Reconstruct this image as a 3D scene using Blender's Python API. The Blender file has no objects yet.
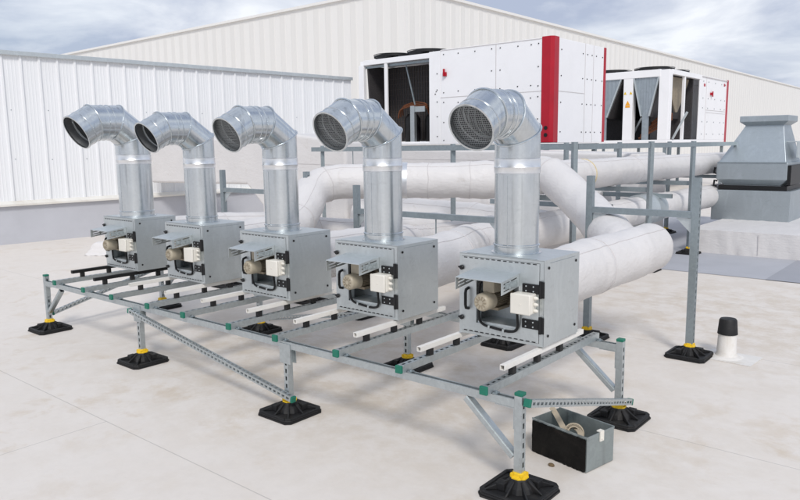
import bpy, math, random
from mathutils import Vector, Matrix, noise
random.seed(7)
S = bpy.context.scene
COL = S.collection
R = math.radians
V = Vector

# ---------------------------------------------------------------- mesh helper
class MB:
    def __init__(self):
        self.v, self.f, self.sm = [], [], []
    def add(self, vs, fs, smooth=False):
        o = len(self.v)
        self.v += [tuple(p) for p in vs]
        self.f += [tuple(i + o for i in f) for f in fs]
        self.sm += [smooth] * len(fs)
    def frame_box(self, c, ax, ay, az):
        """box from centre and three half-axis vectors"""
        c = V(c); ax = V(ax); ay = V(ay); az = V(az)
        if ax.cross(ay).dot(az) < 0: ax = -ax
        vs = [c + ax * i + ay * j + az * k for k in (-1, 1) for j in (-1, 1) for i in (-1, 1)]
        self.add(vs, [(0, 2, 3, 1), (4, 5, 7, 6), (0, 1, 5, 4), (2, 6, 7, 3), (0, 4, 6, 2), (1, 3, 7, 5)])
    def box(self, x0, x1, y0, y1, z0, z1):
        self.frame_box(((x0 + x1) / 2, (y0 + y1) / 2, (z0 + z1) / 2), ((x1 - x0) / 2, 0, 0), (0, (y1 - y0) / 2, 0), (0, 0, (z1 - z0) / 2))
    def bar(self, p0, p1, w, h, up=(0, 0, 1)):
        p0 = V(p0); p1 = V(p1); a = p1 - p0; L = a.length; a.normalize()
        n = V(up); n = (n - a * n.dot(a)).normalized(); b = a.cross(n)
        self.frame_box((p0 + p1) / 2, a * L / 2, b * w / 2, n * h / 2)
    def prism(self, poly, o, u, v, w):
        """polygon (2D list, in u,v) extruded along vector w"""
        o = V(o); u = V(u); v = V(v); w = V(w); n = len(poly)
        a = [o + u * x + v * y for x, y in poly]; bb = [p + w for p in a]
        area = sum(poly[i][0] * poly[(i + 1) % n][1] - poly[(i + 1) % n][0] * poly[i][1] for i in range(n))
        if (u.cross(v)).dot(w) * area < 0:
            a, bb = bb, a
        fs = [tuple(reversed(range(n))), tuple(range(n, 2 * n))]
        fs += [(i, (i + 1) % n, (i + 1) % n + n, i + n) for i in range(n)]
        self.add(a + bb, fs)
    def rings(self, rings, cap0=True, cap1=True, smooth=True, closed=False):
        n = len(rings[0]); vs = [p for r in rings for p in r]; fs = []
        m = len(rings)
        for i in range(m if closed else m - 1):
            j = (i + 1) % m
            for k in range(n):
                l = (k + 1) % n
                fs.append((i * n + k, i * n + l, j * n + l, j * n + k))
        self.add(vs, fs, smooth)
        if not closed:
            if cap0: self.add(rings[0], [tuple(reversed(range(n)))])
            if cap1: self.add(rings[-1], [tuple(range(n))])
    def tube(self, path, r, n=10, cap=True, radf=None, closed=False):
        path = [V(p) for p in path]; m = len(path); rs = []
        nrm = None
        for i, p in enumerate(path):
            if closed: t = path[(i + 1) % m] - path[i - 1]
            else: t = path[min(i + 1, m - 1)] - path[max(i - 1, 0)]
            t.normalize()
            if nrm is None:
                nrm = t.orthogonal().normalized()
                if abs(t.z) < .9: nrm = (V((0, 0, 1)) - t * t.z).normalized()
            nrm = (nrm - t * nrm.dot(t)).normalized(); b = t.cross(nrm)
            ring = []
            for k in range(n):
                a = 2 * math.pi * k / n
                d = nrm * math.cos(a) + b * math.sin(a)
                rr = r[i] if isinstance(r, (list, tuple)) else r
                if radf: rr = radf(p, d, rr, i)
                ring.append(p + d * rr)
            rs.append(ring)
        self.rings(rs, cap, cap, True, closed)
    def lathe(self, prof, o=(0, 0, 0), axis=(0, 0, 1), n=32, cap0=True, cap1=True):
        o = V(o); ax = V(axis).normalized(); u = ax.orthogonal().normalized(); w = ax.cross(u)
        rs = [[o + ax * z + (u * math.cos(2 * math.pi * k / n) + w * math.sin(2 * math.pi * k / n)) * r for k in range(n)] for r, z in prof]
        self.rings(rs, cap0, cap1)
    def torus(self, o, u, v, R1, r, n=40, m=8):
        """ring through o + u cos + v sin (u, v are full radius vectors times R1)"""
        o = V(o); u = V(u); v = V(v)
        self.tube([o + u * R1 * math.cos(2 * math.pi * k / n) + v * R1 * math.sin(2 * math.pi * k / n) for k in range(n)], r, m, closed=True)
    def strut(self, p0, p1, w=.041, h=.041, up=(0, 0, 1), slots='', t=.003, pitch=.05, sl=.028, sw=.015):
        """square strut channel of four plates; slots: which of the faces n,s (up/down) and e,w (sides) are slotted"""
        p0 = V(p0); p1 = V(p1); a = p1 - p0; L = a.length; a.normalize()
        n = V(up); n = (n - a * n.dot(a)).normalized(); b = a.cross(n)
        for nm, nd, wd, W, off in (('n', n, b, w, h / 2), ('s', -n, b, w, h / 2), ('e', b, n, h - 2 * t, w / 2), ('w', -b, n, h - 2 * t, w / 2)):
            c0 = p0 + nd * (off - t / 2)
            if nm.upper() in slots:            # open side with two rolled lips
                for sg in (-1, 1): self.frame_box(c0 + a * L / 2 + wd * sg * (W / 2 - .005), a * L / 2, wd * .005, nd * t / 2)
                for sg in (-1, 1): self.frame_box(c0 + a * L / 2 + wd * sg * (W / 2 - .0085) - nd * .006, a * L / 2, wd * .0012, nd * .005)
            elif nm in slots:
                e = (W - sw) / 2
                for s in (-1, 1):
                    self.frame_box(c0 + a * L / 2 + wd * s * (W / 2 - e / 2), a * L / 2, wd * e / 2, nd * t / 2)
                k = int((L - .03) / pitch); st = (L - k * pitch) / 2 + (pitch - sl) / 2
                x = 0
                for i in range(k + 1):
                    x1 = st + i * pitch if i < k else L
                    if x1 > x: self.frame_box(c0 + a * (x + x1) / 2, a * (x1 - x) / 2, wd * sw / 2, nd * t / 2)
                    x = x1 + sl
            else:
                self.frame_box(c0 + a * L / 2, a * L / 2, wd * W / 2, nd * t / 2)
    def build(self, name, m, parent=None, bevel=0, seg=2, sharp=40):
        me = bpy.data.meshes.new(name)
        me.from_pydata(self.v, [], self.f)
        me.polygons.foreach_set('use_smooth', self.sm)
        me.update()
        if any(self.sm): me.set_sharp_from_angle(angle=R(sharp))
        o = bpy.data.objects.new(name, me); COL.objects.link(o)
        me.materials.append(m)
        if parent is not None: o.parent = parent
        if bevel:
            b = o.modifiers.new('Bevel', 'BEVEL'); b.width = bevel; b.segments = seg; b.limit_method = 'ANGLE'; b.angle_limit = R(40)
        return o

def tag(o, label=None, cat=None, group=None, kind=None):
    if label: o['label'] = label
    if cat: o['category'] = cat
    if group: o['group'] = group
    if kind: o['kind'] = kind
    return o
def screws(parent, pts, d, m, r=.014, h=.016, name='screw'):
    first = None
    for p in pts:
        if first is None:
            b = MB(); b.lathe([(r, -.001), (r, h * .75), (r * .5, h)], (0, 0, 0), d, 8); first = o = b.build(name, m, parent)
        else:
            o = first.copy(); COL.objects.link(o); o.parent = parent
        o.location = p
def thing(name, label, cat, loc=(0, 0, 0), rz=0, group=None):
    o = bpy.data.objects.new(name, None); COL.objects.link(o)
    o.location = loc; o.rotation_euler = (0, 0, rz); o.empty_display_size = .1
    return tag(o, label, cat, group)
def copy_tree(o, parent=None):
    c = o.copy(); COL.objects.link(c)
    if parent is not None: c.parent = parent
    for ch in list(o.children): copy_tree(ch, c)
    return c

# ---------------------------------------------------------------- materials
def new_mat(name):
    m = bpy.data.materials.new(name); m.use_nodes = True
    nt = m.node_tree; b = nt.nodes['Principled BSDF']
    return m, nt, b
def N(nt, t, **kw):
    n = nt.nodes.new(t)
    for k, v in kw.items(): setattr(n, k, v)
    return n
def mixrgb(nt, fac, a, b, mode='MIX'):
    n = N(nt, 'ShaderNodeMix', data_type='RGBA', blend_type=mode)
    for sock, val in ((0, fac), (6, a), (7, b)):
        if hasattr(val, 'default_value') or hasattr(val, 'links'): nt.links.new(val, n.inputs[sock])
        elif sock == 0: n.inputs[0].default_value = val
        else: n.inputs[sock].default_value = (*val, 1) if len(val) == 3 else val
    return n.outputs[2]
def coords(nt, scale=(1, 1, 1), world=False):
    tc = N(nt, 'ShaderNodeTexCoord'); mp = N(nt, 'ShaderNodeMapping'); mp.inputs['Scale'].default_value = scale
    if world:
        g = N(nt, 'ShaderNodeNewGeometry'); nt.links.new(g.outputs['Position'], mp.inputs[0])
    else:
        oi = N(nt, 'ShaderNodeObjectInfo'); ad = N(nt, 'ShaderNodeVectorMath', operation='ADD'); ml = N(nt, 'ShaderNodeMath', operation='MULTIPLY')
        ml.inputs[1].default_value = 17
        nt.links.new(oi.outputs['Random'], ml.inputs[0]); nt.links.new(tc.outputs['Object'], ad.inputs[0]); nt.links.new(ml.outputs[0], ad.inputs[1])
        nt.links.new(ad.outputs[0], mp.inputs[0])
    return mp.outputs[0]
def noise_n(nt, vec, scale, detail=4, rough=.55, dist=0):
    n = N(nt, 'ShaderNodeTexNoise'); n.inputs['Scale'].default_value = scale; n.inputs['Detail'].default_value = detail
    n.inputs['Roughness'].default_value = rough; n.inputs['Distortion'].default_value = dist
    nt.links.new(vec, n.inputs['Vector']); return n.outputs[0]
def ramp(nt, fac, stops):
    n = N(nt, 'ShaderNodeValToRGB'); e = n.color_ramp.elements
    while len(e) < len(stops): e.new(.5)
    for el, (p, c) in zip(e, stops):
        el.position = p; el.color = (c, c, c, 1) if not isinstance(c, tuple) else (*c, 1)
    nt.links.new(fac, n.inputs[0]); return n.outputs[0]
def bump(nt, h, strength, dist, b):
    n = N(nt, 'ShaderNodeBump'); n.inputs['Strength'].default_value = strength; n.inputs['Distance'].default_value = dist
    nt.links.new(h, n.inputs['Height']); nt.links.new(n.outputs[0], b.inputs['Normal'])
def metal(name, col, rough, spangle=.12, metallic=1.0, scale=30, streak=None, bmp=.0):
    m, nt, b = new_mat(name)
    c = coords(nt)
    vo = N(nt, 'ShaderNodeTexVoronoi'); vo.inputs['Scale'].default_value = scale; nt.links.new(c, vo.inputs['Vector'])
    sep = N(nt, 'ShaderNodeSeparateColor'); nt.links.new(vo.outputs['Color'], sep.inputs[0])
    n1 = noise_n(nt, c, 4, 5)
    base = mixrgb(nt, sep.outputs[0], tuple(x * (1 - spangle) for x in col), tuple(min(1, x * (1 + spangle)) for x in col))
    base = mixrgb(nt, ramp(nt, n1, [(.35, 0.0), (.8, .22)]), base, tuple(x * .8 for x in col))
    # soft handling marks and dull zinc clouds, drawn out along the vertical
    cm = coords(nt, (3.0, 3.0, 1.1)); nm = noise_n(nt, cm, 2.2, 8, .68, .9)
    base = mixrgb(nt, ramp(nt, nm, [(.50, 0.0), (.72, .55)]), base, tuple(min(1, x * 1.22) for x in col))
    nm2 = noise_n(nt, coords(nt, (2.0, 2.0, 5.0)), 3.1, 8, .7, 1.3)
    base = mixrgb(nt, ramp(nt, nm2, [(.56, 0.0), (.74, .5)]), base, tuple(x * .72 for x in col))
    if streak:
        cs = coords(nt, (14, 14, .6)); n2 = noise_n(nt, cs, 1.6, 3)
        base = mixrgb(nt, ramp(nt, n2, [(.55, 0.0), (.75, .55)]), base, streak)
    nt.links.new(base, b.inputs['Base Color'])
    b.inputs['Metallic'].default_value = metallic
    mr = N(nt, 'ShaderNodeMapRange'); mr.inputs[3].default_value = rough - .07; mr.inputs[4].default_value = rough + .1
    nt.links.new(n1, mr.inputs[0]); nt.links.new(mr.outputs[0], b.inputs['Roughness'])
    if bmp: bump(nt, noise_n(nt, c, 5, 2), bmp, .01, b)
    return m
def paint(name, col, rough=.5, var=.12, scale=6, dirt=None, spec=.4, bmp=0, bscale=60):
    m, nt, b = new_mat(name); c = coords(nt)
    n1 = noise_n(nt, c, scale, 6, .6)
    base = mixrgb(nt, ramp(nt, n1, [(.3, 0.0), (.7, 1.0)]), tuple(x * (1 - var) for x in col), tuple(min(1, x * (1 + var * .5)) for x in col))
    if dirt:
        n2 = noise_n(nt, c, scale * .45, 7, .7, .6)
        base = mixrgb(nt, ramp(nt, n2, [(.54, 0.0), (.72, .6)]), base, dirt)
    nt.links.new(base, b.inputs['Base Color']); b.inputs['Roughness'].default_value = rough
    b.inputs['Specular IOR Level'].default_value = spec
    if bmp: bump(nt, noise_n(nt, c, bscale, 4), bmp, .004, b)
    return m

M = {}
M['sheet'] = metal('galvanised_sheet', (.59, .625, .63), .42, .02, .85, 60, bmp=.03)
M['sheet_light'] = metal('galvanised_sheet_light', (.57, .61, .62), .46, .025, .75, 60, bmp=.03)
M['duct'] = metal('spiral_duct_steel', (.63, .665, .685), .2, .03, 1.0, 70, streak=(.26, .28, .285), bmp=.004)  # streak colour paints dark upright reflections into the steel
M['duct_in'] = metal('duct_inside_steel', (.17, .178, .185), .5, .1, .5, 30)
M['tape'] = metal('foil_tape', (.84, .85, .86), .3, .04, 1.0, 20, bmp=.5)
M['strut'] = metal('strut_channel_steel', (.50, .54, .55), .42, .06, .85, 60)
M['strut_dark'] = metal('weathered_strut_steel', (.30, .345, .365), .5, .06, .7, 50)
M['green'] = paint('green_end_cap', (.012, .16, .105), .5)
M['rubber'] = paint('black_rubber', (.012, .012, .013), .6, .3, 12, dirt=(.05, .045, .04), bmp=.15)
M['yellow'] = paint('yellow_plastic', (.80, .52, .015), .4, .1)
M['white_strip'] = paint('white_plastic_strip', (.80, .78, .74), .45, .06, 8, dirt=(.6, .56, .48))
M['black'] = paint('black_plastic', (.008, .008, .009), .45, .2)
M['motor'] = paint('beige_motor_paint', (.43, .38, .29), .42, .12, 14)
M['motor_dark'] = paint('brown_motor_fins', (.28, .235, .17), .55, .2, 14)
M['cream'] = paint('cream_plastic', (.76, .73, .66), .4, .05)
M['plate_print'] = paint('printed_plate', (.30, .34, .35), .5, .4, 60)
M['strap'] = paint('canvas_strap', (.46, .39, .29), .85, .15, 20)
M['toolside'] = paint('tarred_board', (.011, .010, .009), .9, .6, 9, dirt=(.04, .033, .028), spec=.15, bmp=.8, bscale=30)
M['ochre'] = paint('faded_yellow_ring', (.66, .56, .36), .6, .25, 9)
M['fin'] = paint('coil_fin_metal', (.10, .085, .075), .5, .2, 20)
M['tin'] = metal('dirty_tin', (.33, .37, .37), .5, .05, .7, 50, streak=(.16, .17, .16), bmp=.05)
M['hood'] = metal('hood_sheet', (.43, .475, .50), .45, .02, .85, 60, bmp=.03)
M['red'] = paint('red_paint', (.42, .005, .02), .35, .1, 3)
M['orange'] = paint('warning_yellow', (.85, .38, .02), .5, .1)
M['copper'] = metal('copper_pipe', (.20, .075, .035), .5, .15, .6, 20)
M['coil'] = paint('dark_coil', (.05, .046, .048), .6, .4, 30)
M['blue_steel'] = metal('blue_grey_coil_panel', (.36, .405, .44), .5, .08, .6, 8)
M['chassis'] = paint('white_powder_coat', (.88, .875, .885), .35, .02, 2, dirt=(.80, .80, .80))
M['vent_white'] = paint('white_flashing', (.74, .72, .69), .55, .08, 8, dirt=(.55, .5, .42))
M['stone'] = paint('brown_pebble', (.16, .11, .06), .9, .3, 30)
M['shed'] = paint('white_cladding', (.79, .80, .815), .62, .02, 1.2, dirt=(.755, .765, .775), spec=.2)
M['ledge'] = paint('pale_coping', (.76, .74, .69), .5, .08, 2, dirt=(.55, .5, .42))
M['plinth'] = paint('grey_upstand_membrane', (.50, .51, .55), .6, .06, 1.5, dirt=(.42, .43, .46))
M['hall'] = paint('cream_hall_cladding', (.79, .775, .745), .5, .02, .2)
M['hall_dim'] = paint('cream_hall_cladding_second_sheet', (.745, .73, .70), .5, .02, .2)
M['mesh'] = metal('wire_mesh_steel', (.46, .48, .49), .4, .1, .8, 20)

# wrapped pipe: white membrane with wrinkles and grime
def wrap_mat(name, col):
    m, nt, b = new_mat(name); c = coords(nt)
    n1 = noise_n(nt, c, 2.2, 6, .6)
    base = mixrgb(nt, ramp(nt, n1, [(.3, 0.0), (.75, 1.0)]), tuple(x * .93 for x in col), col)
    n2 = noise_n(nt, c, 5, 6, .7, 1.2)
    base = mixrgb(nt, ramp(nt, n2, [(.58, 0.0), (.78, .45)]), base, (.48, .43, .38))
    nt.links.new(base, b.inputs['Base Color']); b.inputs['Roughness'].default_value = .52
    b.inputs['Specular IOR Level'].default_value = .35
    w = N(nt, 'ShaderNodeMath', operation='ADD')
    nt.links.new(noise_n(nt, c, 7, 3, .5, 1.5), w.inputs[0]); nt.links.new(noise_n(nt, coords(nt, (3, 3, 9)), 3, 3, .5, .8), w.inputs[1])
    bump(nt, w.outputs[0], .2, .025, b)
    return m
M['wrap'] = wrap_mat('white_pipe_wrap', (.69, .67, .662))
M['seam'] = paint('wrap_seam', (.60, .575, .57), .6)

# roof membrane
def ground_mat():
    m, nt, b = new_mat('roof_membrane'); c = coords(nt, world=True)
    n1 = noise_n(nt, c, .35, 8, .62, .4); n2 = noise_n(nt, c, 1.3, 8, .68, .8); n3 = noise_n(nt, c, 14, 4, .6)
    base = mixrgb(nt, ramp(nt, n1, [(.35, 0.0), (.7, 1.0)]), (.735, .69, .642), (.705, .655, .603))
    # worn, dirtier areas: below the units and on the open roof to the right
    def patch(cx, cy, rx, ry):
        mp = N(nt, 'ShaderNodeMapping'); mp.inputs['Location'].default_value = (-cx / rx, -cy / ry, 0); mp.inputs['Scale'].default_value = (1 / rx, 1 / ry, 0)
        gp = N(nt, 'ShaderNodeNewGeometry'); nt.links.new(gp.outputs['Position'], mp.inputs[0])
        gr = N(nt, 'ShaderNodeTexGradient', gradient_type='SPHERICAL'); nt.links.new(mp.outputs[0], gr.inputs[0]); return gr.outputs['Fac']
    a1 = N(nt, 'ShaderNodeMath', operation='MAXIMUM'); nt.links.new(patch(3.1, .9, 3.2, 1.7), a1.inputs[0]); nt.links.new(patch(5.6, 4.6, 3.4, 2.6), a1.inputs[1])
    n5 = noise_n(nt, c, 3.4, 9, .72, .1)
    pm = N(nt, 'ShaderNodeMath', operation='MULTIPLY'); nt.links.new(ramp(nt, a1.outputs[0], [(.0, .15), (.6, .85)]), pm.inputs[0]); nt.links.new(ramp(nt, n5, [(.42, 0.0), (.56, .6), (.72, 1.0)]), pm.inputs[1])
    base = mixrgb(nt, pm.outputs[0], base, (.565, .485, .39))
    n4 = noise_n(nt, c, 2.6, 7, .66, .25)
    n6 = noise_n(nt, c, .55, 3, .5, 0)
    st = N(nt, 'ShaderNodeMath', operation='MULTIPLY'); nt.links.new(ramp(nt, n4, [(.53, 0.0), (.63, .5), (.74, .9)]), st.inputs[0]); nt.links.new(ramp(nt, n6, [(.42, .05), (.60, .7)]), st.inputs[1])
    base = mixrgb(nt, st.outputs[0], base, (.52, .41, .28))
    base = mixrgb(nt, ramp(nt, n3, [(.45, 0.0), (.75, .12)]), base, (.5, .46, .42))
    n7 = noise_n(nt, c, 55, 3, .7)
    base = mixrgb(nt, ramp(nt, n7, [(.68, 0.0), (.74, .30)]), base, (.38, .34, .30))
    # dirt settled where the ducts drip: between the platform posts
    sp = N(nt, 'ShaderNodeSeparateXYZ'); nt.links.new(c, sp.inputs[0])
    # lapped sheet seams every 1.55 m along Y and cross laps
    def line(src, period, off, width):
        a = N(nt, 'ShaderNodeMath', operation='ADD'); a.inputs[1].default_value = off; nt.links.new(src, a.inputs[0])
        f = N(nt, 'ShaderNodeMath', operation='PINGPONG'); f.inputs[1].default_value = period / 2; nt.links.new(a.outputs[0], f.inputs[0])
        g = N(nt, 'ShaderNodeMath', operation='LESS_THAN'); g.inputs[1].default_value = width; nt.links.new(f.outputs[0], g.inputs[0]); return g.outputs[0]
    s1 = line(sp.outputs[1], 1.94, .815, .0035)
    s2 = line(sp.outputs[0], 7.0, -2.627, .0035)
    ymask = N(nt, 'ShaderNodeMath', operation='LESS_THAN'); ymask.inputs[1].default_value = -.815; nt.links.new(sp.outputs[1], ymask.inputs[0])
    s2m = N(nt, 'ShaderNodeMath', operation='MULTIPLY'); nt.links.new(s2, s2m.inputs[0]); nt.links.new(ymask.outputs[0], s2m.inputs[1])
    mx = N(nt, 'ShaderNodeMath', operation='MAXIMUM'); nt.links.new(s1, mx.inputs[0]); nt.links.new(s2m.outputs[0], mx.inputs[1])
    sc = N(nt, 'ShaderNodeMath', operation='MULTIPLY'); sc.inputs[1].default_value = .4; nt.links.new(mx.outputs[0], sc.inputs[0])
    base = mixrgb(nt, sc.outputs[0], base, (.26, .24, .22))
    nt.links.new(base, b.inputs['Base Color']); b.inputs['Roughness'].default_value = .6
    b.inputs['Specular IOR Level'].default_value = .3
    bump(nt, n2, .25, .02, b)
    return m
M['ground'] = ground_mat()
M['walk'] = paint('grey_walkway_sheet', (.42, .43, .465), .6, .08, 1.5)
M['walk_dark'] = paint('grey_walkway_second_sheet', (.33, .34, .375), .6, .08, 1.5)

# ---------------------------------------------------------------- setting
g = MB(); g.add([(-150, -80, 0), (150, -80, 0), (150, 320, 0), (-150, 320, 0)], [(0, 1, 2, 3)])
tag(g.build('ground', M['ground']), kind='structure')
g = MB(); g.add([(-2, 6.62, .004), (4.76, 6.62, .004), (4.76, 14, .004), (-2, 14, .004)], [(0, 1, 2, 3)])
tag(g.build('path', M['walk']), kind='structure')
g = MB(); g.add([(4.74, 6.60, .008), (9.5, 6.60, .008), (9.5, 14, .008), (4.74, 14, .008)], [(0, 1, 2, 3)])
tag(g.build('path', M['walk_dark']), kind='structure')

# ---------------------------------------------------------------- clad parapet wall on the left (runs nearly along Y)
def parapet():
    A = V((-7.05, 2.2, 0)); B = V((-6.3, 10.85, 0)); L = (B - A).length
    rz = math.atan2(B.y - A.y, B.x - A.x)
    t = thing('parapet_wall', 'long white ribbed metal parapet wall on a grey plinth behind the five fan units', 'wall', A, rz)
    x0 = -8.0
    # local: x along the wall, -y is the face towards the platform
    b = MB(); b.box(x0, L, -.06, .30, 0, .70); b.build('plinth', M['plinth'], t)
    b = MB(); b.prism([(-.13, .70), (-.13, .735), (.0, .785), (.30, .785), (.30, .70)], (x0, 0, 0), (0, 1, 0), (0, 0, 1), (L - x0, 0, 0)); b.build('coping', M['ledge'], t)
    b = MB(); b.box(x0, L, .06, .26, .785, 3.44)
    b.build('wall_panel', M['shed'], t)
    # standing ribs and small stiffener ribs, one mesh each (profile of the cladding)
    b = MB(); p = .323
    k = int((L - x0) / p)
    for i in range(k + 1):
        x = .32 + p * (i - int((.32 - x0) / p))
        if x > L - .05: break
        b.prism([(x - .028, .06), (x - .017, .030), (x + .017, .030), (x + .028, .06)], (0, 0, .785), (1, 0, 0), (0, 1, 0), (0, 0, 2.655))
        for q in (.105, .165, .225):
            b.prism([(x + q - .012, .06), (x + q - .006, .0565), (x + q + .006, .0565), (x + q + .012, .06)], (0, 0, .785), (1, 0, 0), (0, 1, 0), (0, 0, 2.655))
    b.build('cladding_rib', M['shed'], t)
    b = MB(); b.box(x0, L + .01, .0, .28, 3.44, 3.50); b.box(x0, L + .01, -.012, 0, 3.42, 3.50); b.build('cap_rail', M['sheet_light'], t, .006)
    screws(t, [(.42 + p * 2 * i, .06, z + random.uniform(-.02, .02)) for i in range(-2, 13) for z in (1.55, 2.45)], (0, -1, 0), M['strut_dark'], .009, .011)
parapet()

# ---------------------------------------------------------------- large cream hall far behind
def hall():
    C = V((-19.75, 29.34, 0)); H = 10.55
    t = thing('warehouse', 'large cream ribbed metal warehouse rising behind the whole roof', 'building', C)
    b = MB(); b.box(-90, 0, 0, 230, 0, H); b.build('wall', M['hall'], t)
    b = MB()
    for k in range(95):      # raised sheets of the facade facing the camera side (along X) and of the right facade (along Y)
        x = -.5 - k * 1.08
        b.prism([(x - .54, 0), (x - .50, -.015), (x - .04, -.015), (x, 0)], (0, 0, 0), (1, 0, 0), (0, 1, 0), (0, 0, H - .12))
    for k in range(220):
        y = .4 + k * 1.02
        b.prism([(0, y), (.02, y + .04), (.02, y + .47), (0, y + .51)], (0, 0, 0), (1, 0, 0), (0, 1, 0), (0, 0, H - .12))
    b.build('cladding_sheet', M['hall_dim'], t)
    b = MB(); b.box(-90.2, .16, -.16, 230.2, H, H + .16); b.build('roof_edge', M['hall'], t)
hall()

# ---------------------------------------------------------------- feet, struts
def foot(parent, x, y, rz=0, hub=.085):
    b = MB(); s = .152; c = .028
    sq = [(-s + c, -s), (s - c, -s), (s, -s + c), (s, s - c), (s - c, s), (-s + c, s), (-s, s - c), (-s, -s + c)]
    b.prism(sq, (0, 0, .009), (1, 0, 0), (0, 1, 0), (0, 0, .016))
    rim = [(-s + c, -s), (s - c, -s), (s, -s + c), (s, s - c), (s - c, s), (-s + c, s), (-s, s - c), (-s, -s + c)]
    inn = [(x_ * .86, y_ * .86) for x_, y_ in rim]
    for i in range(8):
        j = (i + 1) % 8
        b.prism([rim[i], rim[j], inn[j], inn[i]], (0, 0, .025), (1, 0, 0), (0, 1, 0), (0, 0, .008))
    # hub with sloped flanks
    r0, r1 = .088, .046
    def ring(r, z): return [V((r * math.cos(R(22.5 + 45 * k)), r * math.sin(R(22.5 + 45 * k)), z)) for k in range(8)]
    b.rings([ring(r0, .026), ring(.078, .050), ring(r1 + .006, hub - .012), ring(r1, hub)], smooth=False)
    for k in range(8):
        a = R(45 * k); d = V((math.cos(a), math.sin(a), 0)); L = .185 if k % 2 else .135
        b.prism([(.03, .025), (L, .025), (L - .012, .034), (.055, hub - .008), (.03, hub - .008)], d.cross(V((0, 0, 1))) * -.005, d, (0, 0, 1), d.cross(V((0, 0, 1))) * .010)
    # bolster blocks beside the hub
    b.box(-.085, -.035, -.085, -.035, .026, .066); b.box(.035, .085, .035, .085, .026, .066)
    f = b.build('foot', M['rubber'], parent, .006)
    f.location = (x, y, 0); f.rotation_euler = (0, 0, rz)
    # rubber pad touches the roof
    b = MB(); b.prism([(q[0] * 1.03, q[1] * 1.03) for q in sq], (0, 0, .001), (1, 0, 0), (0, 1, 0), (0, 0, .010)); b.build('pad', M['rubber'], f)
    b = MB(); b.rings([ring(.047, hub), ring(.047, hub + .008), ring(.036, hub + .010), ring(.034, hub + .026), ring(.029, hub + .028)], smooth=False)
    for k in range(4):
        a = R(45 + 90 * k); b.box(.036 * math.cos(a) - .008, .036 * math.cos(a) + .008, .036 * math.sin(a) - .008, .036 * math.sin(a) + .008, hub + .001, hub + .022)
    b.build('collar', M['yellow'], f, .002)
    return f
def cap(parent, c, ax, w=.044, h=.044, L=.022, m=None, up=(0, 0, 1)):
    b = MB(); ax = V(ax).normalized(); b.bar(V(c) - ax * .012, V(c) + ax * .006, w, h, up)
    return b.build('end_cap', m or M['green'], parent, .004)

# ---------------------------------------------------------------- main platform
def platform():
    t = thing('equipment_platform', 'low galvanised strut platform with green end caps carrying the five fan units', 'support frame')
    XF = [0.0, 1.66, 3.44, 5.135]; YB = 1.20
    zb = .460
    b = MB(); b.strut((.021, 0, zb), (5.114, 0, zb), slots='N'); b.build('beam', M['strut'], t)
    b = MB(); b.strut((.021, YB, zb), (5.114, YB, zb), slots='N'); b.build('beam', M['strut'], t)
    for j, y in enumerate((0, YB)):
        for i, x in enumerate(XF):
            corner = i in (0, 3)
            top = (.535 if i == 0 else .512) if corner else zb - .021
            s = 'ew' if i in (0, 3) else 'ens'
            b = MB(); b.strut((x, y, .088), (x, y, top), up=(0, -1, 0), slots='we' if corner else 'n')
            if not corner:      # saddle bracket under the beam
                for q in (-1, 1):
                    b.box(x - .05, x + .05, y + q * .0235 - .0025, y + q * .0235 + .0025, top - .10, top + .03)
                b.box(x - .05, x + .05, y - .021, y + .021, top - .0045, top - .0005)
            else:
                sg = 1 if i == 0 else -1
                b.box(x + sg * .0215, x + sg * .0265, y - .02, y + .02, zb - .13, zb - .022)
                b.box(x + sg * .022, x + sg * .13, y - .0205, y + .0205, zb - .0265, zb - .0215)
            p = b.build('post', M['strut'], t)
            if corner: cap(p, (x, y, top), (0, 0, 1), up=(0, 1, 0))
            foot(t, x, y)
            if corner:           # short corner brace in the beam's direction
                b = MB(); x1 = x + (.31 if i == 0 else -.31)
                b.strut((x + (.03 if i == 0 else -.03), y + .0, .185), (x1, y, zb - .035), w=.036, h=.036, up=(0, 1, 0), slots='')
                for q in (-1, 1):
                    b.bar((x + q * 0 + (.03 if i == 0 else -.03), y - .0195, .185), (x1, y - .0195, zb - .035), .020, .003, up=(0, 1, 0)) if q == 1 else None
                b.build('brace', M['strut'], t)
    # rails (pairs) on top of the beams
    for i in range(10):
        x = .3033 + (i // 2) * 1.0287 + (i % 2) * .5455
        b = MB(); b.strut((x, -.062, .5035), (x, 1.225, .5035), slots='n'); r = b.build('rail', M['strut'], t)
        cap(r, (x, -.062, .5035), (0, -1, 0))
        for y in (0, YB):    # beam clamps and bolt heads
            for q in (-.035, .035):
                b = MB(); b.box(x + q - .011, x + q + .011, y - .018, y + .018, .4812, .487); b.lathe([(.008, -.001), (.008, .008)], (x + q, y, .487), (0, 0, 1), 6)
                b.build('clamp', M['strut_dark'], r)
    def diag(p0, p1, up, off=0):
        b = MB(); b.strut(p0, p1, w=.036, h=.034, up=up, slots='nsew', pitch=.042, sl=.026, sw=.014); d = b.build('diagonal', M['strut'], t)
        a = (V(p1) - V(p0)).normalized()
        cap(d, p0, -a, .040, .038, up=up); cap(d, p1, a, .040, .038, up=up)
    diag((1.585, -.045, .425), (3.53, -.045, .125), (0, -1, 0))
    diag((5.180, -.01, .475), (5.180, 1.27, .105), (1, 0, 0))
    diag((-.045, .05, .150), (-.045, 1.12, .415), (-1, 0, 0))
    diag((1.75, 1.245, .13), (3.36, 1.245, .42), (0, 1, 0))
    return t
platform()

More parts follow.
